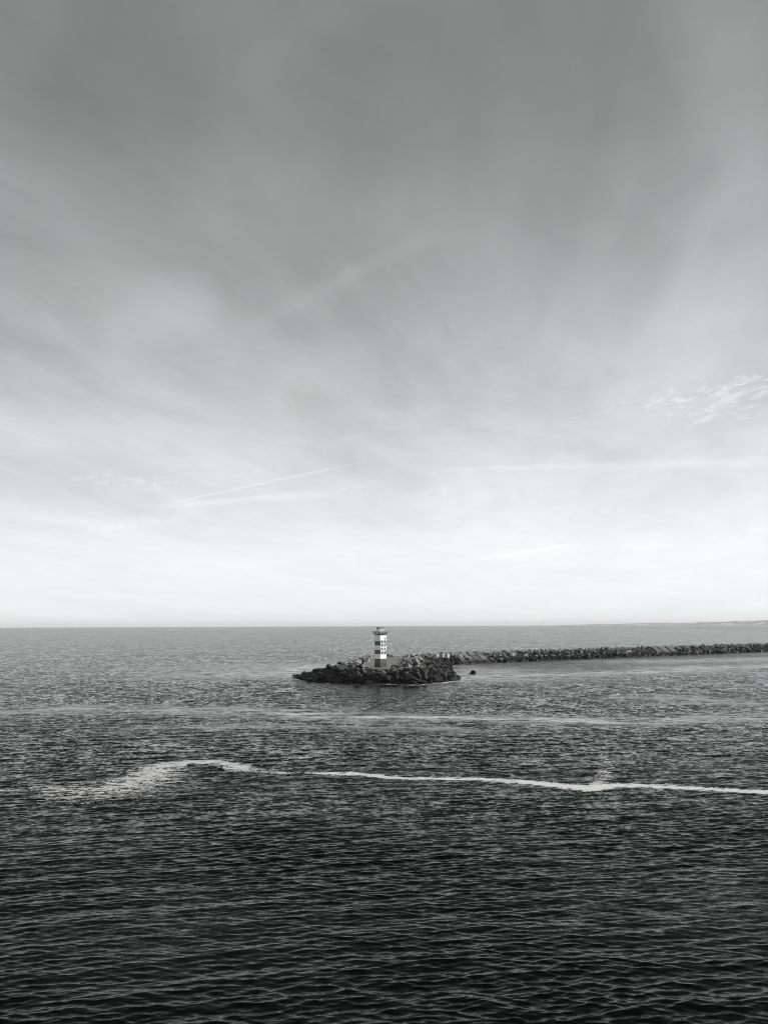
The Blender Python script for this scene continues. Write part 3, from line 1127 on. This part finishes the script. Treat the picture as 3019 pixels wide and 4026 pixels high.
for a, b in (((-1, -1), (1, -1)), ((1, -1), (1, 1)), ((1, 1), (-1, 1)), ((-1, 1), (-1, -1))):
    q = HW + (RO - HW) * .5
    bm_bar(bm, (a[0] * q, a[1] * q, ZTOP + (ZR - ZTOP) * .5), (b[0] * q, b[1] * q, ZTOP + (ZR - ZTOP) * .5), .05)
obj('gallery_mid_rail', bm, M_STEEL, lh)

# lantern frame: four posts, crossed braces, panelled top
LH = .83
ZL0, ZL1, ZL2 = ZTOP + .16, zr(352), zr(300)
for sx in (-1, 1):
    for sy in (-1, 1):
        bm = bmesh.new()
        bm_bar(bm, (sx * LH, sy * LH, ZL0), (sx * LH, sy * LH, ZL2 + .06), .16)
        obj('lantern_post', bm, M_FRAME, lh)
ZM = ZL0 + (ZL1 - ZL0) * .5
for sx, sy in ((1, 0), (-1, 0), (0, 1), (0, -1)):
    bm = bmesh.new()
    def pt(s, z):
        return (sx * LH if sx else s * LH, sy * LH if sy else s * LH, z)
    bm_bar(bm, pt(-.9, ZM), pt(.9, ZL1 - .1), .085)
    bm_bar(bm, pt(.9, ZM), pt(-.9, ZL1 - .1), .085)
    bm_bar(bm, pt(-.9, ZM), pt(.9, ZM), .09)
    bm_bar(bm, pt(-.9, ZL0 + .1), pt(.9, ZM - .06), .07)
    bm_bar(bm, pt(.9, ZL0 + .1), pt(-.9, ZM - .06), .07)
    bm_bar(bm, pt(-.9, ZL1), pt(.9, ZL1), .16)
    obj('lantern_brace', bm, M_FRAME, lh)
    bm = bmesh.new()
    c = Vector(pt(0, (ZL1 + ZL2) / 2 + .05))
    bm_box(bm, c, ((.07 if sx else LH * 2 - .17), (.07 if sy else LH * 2 - .17), ZL2 - ZL1 - .12))
    obj('top_panel', bm, M_RED, lh)
bm = bmesh.new()
bm_box(bm, (0, 0, ZL2 + .10), (LH * 2 + .24, LH * 2 + .24, .09), .01)
obj('lantern_roof', bm, M_STEEL, lh)
bm = bmesh.new()
bmesh.ops.create_cone(bm, cap_ends=True, segments=20, radius1=.3, radius2=.22, depth=.55)
bmesh.ops.translate(bm, vec=(-.1, .1, ZL0 + .28), verts=bm.verts[:])
lamp = obj('lamp', bm, M_DARKSTEEL, lh)
bm = bmesh.new()
bm_box(bm, (.45, -.45, ZL0 + .25), (.5, .45, .5), .03)
obj('equipment_box', bm, M_DARKSTEEL, lh)
bm = bmesh.new()
bm_box(bm, (-.35, -.5, ZL0 + .3), (.6, .3, .6), .03)
obj('equipment_box', bm, M_DARKSTEEL, lh)

# ------------------------------------------------------------------ surf along the waterline
def surf():
    pts = []
    for i in range(11, NP):
        w_ = W_[i]; t_ = T_[i]
        dv = (Vector(w_) - Vector(t_)).normalized()
        o_ = Vector(w_) + dv * (1.7 if i < 20 else 1.2)
        wid = 2.6 if i < 20 else 1.6
        st = {11: .9, 12: .45, 13: .45, 14: .75, 15: .85, 16: .7, 17: .95, 18: .7, 19: .6, 20: .8, 21: .8}.get(i, .62)
        pts.append((o_.x, o_.y, wid, st))
    foam_strip('surf_foam', pts, M_SURF, 'broken white surf along the foot of the island and breakwater', step=.5, across=10)


surf()

# ------------------------------------------------------------------ far coast
def coast():
    bm = bmesh.new()
    a0, a1, n = math.radians(12.5), math.radians(42), 420
    vs = []
    M = 7
    for i in range(n + 1):
        f = i / n
        az = a0 + (a1 - a0) * f
        dist = 12800 - 2600 * f
        hh = 14 + 30 * min(1, f * 4.0) ** .8 + 30 * max(0, min(1, (f - .30) * 6)) 
        nz = mnoise.fractal(Vector((i * .045, 1.7, 0)), 1.0, 2.0, 5) * 9 + mnoise.noise(Vector((i * .4, 5, 0))) * 2.2
        hh = max(5, hh + nz * min(1, .3 + f * 2))
        row = []
        for j in range(M):
            g_ = j / (M - 1)
            d2 = dist + 900 * g_
            z = [-.4, 3.0, 6.0, 16, 27, 40, 44][j] / 44 * (hh if j > 2 else 44) if j else -.4
            z += mnoise.noise(Vector((i * .23, j * 1.9, 3))) * (2.0 if j > 2 else .3)
            row.append(bm.verts.new((math.sin(az) * d2, math.cos(az) * d2, z)))
        row.append(bm.verts.new((math.sin(az) * (dist + 1500), math.cos(az) * (dist + 1500), -1)))
        vs.append(row)
    for i in range(n):
        for j in range(M):
            bm.faces.new((vs[i][j], vs[i + 1][j], vs[i + 1][j + 1], vs[i][j + 1]))
    o = obj('dune_coast', bm, mat_dune(), smooth=True)
    tag(o, 'low pale dune coast fading on the horizon at right', 'dunes', kind='structure')


coast()

# ------------------------------------------------------------------ birds
def bird(px_, py_, dist, span, mat, yaw, roll, label, fold=.2):
    d = ray(px_, py_)
    loc = Vector((0, 0, H)) + d * (dist / math.hypot(d.x, d.y))
    root = empty('flying_bird', loc, yaw)
    tag(root, label, 'bird')
    root.rotation_euler = (0, roll, yaw)
    bm = bmesh.new()
    prof = [(-.24, .004), (-.17, .03), (-.05, .055), (.08, .06), (.17, .042), (.205, .034), (.23, .012), (.26, .003)]
    rings = []
    for y, r in prof:
        rings.append([bm.verts.new((math.cos(k * math.pi / 4) * r, y, math.sin(k * math.pi / 4) * r)) for k in range(8)])
    for a, b in zip(rings[:-1], rings[1:]):
        for k in range(8):
            bm.faces.new((a[k], a[(k + 1) % 8], b[(k + 1) % 8], b[k]))
    bm.faces.new(rings[0]); bm.faces.new(rings[-1][::-1])
    s = span / 1.2
    bmesh.ops.scale(bm, vec=(s, s, s), verts=bm.verts[:])
    obj('body', bm, mat, root, True)
    for sg in (-1, 1):
        bm = bmesh.new()
        st = [(0.03, .10, -.08, 0), (.22, .12, -.05, .06), (.40, .09, -.05, .06 + fold * .1), (.60, -.01, -.05, .03)]
        up, dn = [], []
        for x, lead, trail, z in st:
            ym = (lead + trail) / 2
            up.append([bm.verts.new((sg * x, lead, z)), bm.verts.new((sg * x, ym, z + .018)), bm.verts.new((sg * x, trail, z))])
            dn.append(bm.verts.new((sg * x, ym, z - .004)))
        for i in range(3):
            for k in range(2):
                bm.faces.new((up[i][k], up[i][k + 1], up[i + 1][k + 1], up[i + 1][k]))
            bm.faces.new((up[i][0], up[i + 1][0], dn[i + 1], dn[i]))
            bm.faces.new((up[i][2], dn[i], dn[i + 1], up[i + 1][2]))
        bmesh.ops.scale(bm, vec=(s, s, s), verts=bm.verts[:])
        obj('wing', bm, mat, root, True)


M_GULL = mat_paint('white_feathers', .80, .7, dirt=.05)
M_DBIRD = mat_paint('dark_feathers', .30, .7, dirt=.05)
bird(1444, 2504, 190, 1.0, M_GULL, 1.2, .35, 'small white gull flying low over the water left of the lighthouse top')
bird(298, 2481, 300, 1.0, M_GULL, .5, .7, 'tiny white gull flying just under the horizon at far left')
bird(2402, 2201, 300, 1.2, M_DBIRD, 1.1, .2, 'tiny dark bird flying in the pale sky at right')

# ------------------------------------------------------------------ sea haze
def haze():
    bm = bmesh.new()
    bm_box(bm, (0, 0, 52), (64600, 64600, 108))
    o = obj('haze', bm)
    m = bpy.data.materials.new('haze_air')
    m.use_nodes = True
    nt = m.node_tree
    nt.nodes.clear()
    out = nt.nodes.new('ShaderNodeOutputMaterial')
    pv = nt.nodes.new('ShaderNodeVolumePrincipled')
    pv.inputs['Color'].default_value = (.98, .98, .98, 1)
    pv.inputs['Density'].default_value = 3.5e-5
    pv.inputs['Anisotropy'].default_value = 0.0
    nt.links.new(pv.outputs[0], out.inputs['Volume'])
    o.data.materials.append(m)
    tag(o, 'thin pale sea haze over the water', 'haze', kind='stuff')


haze()
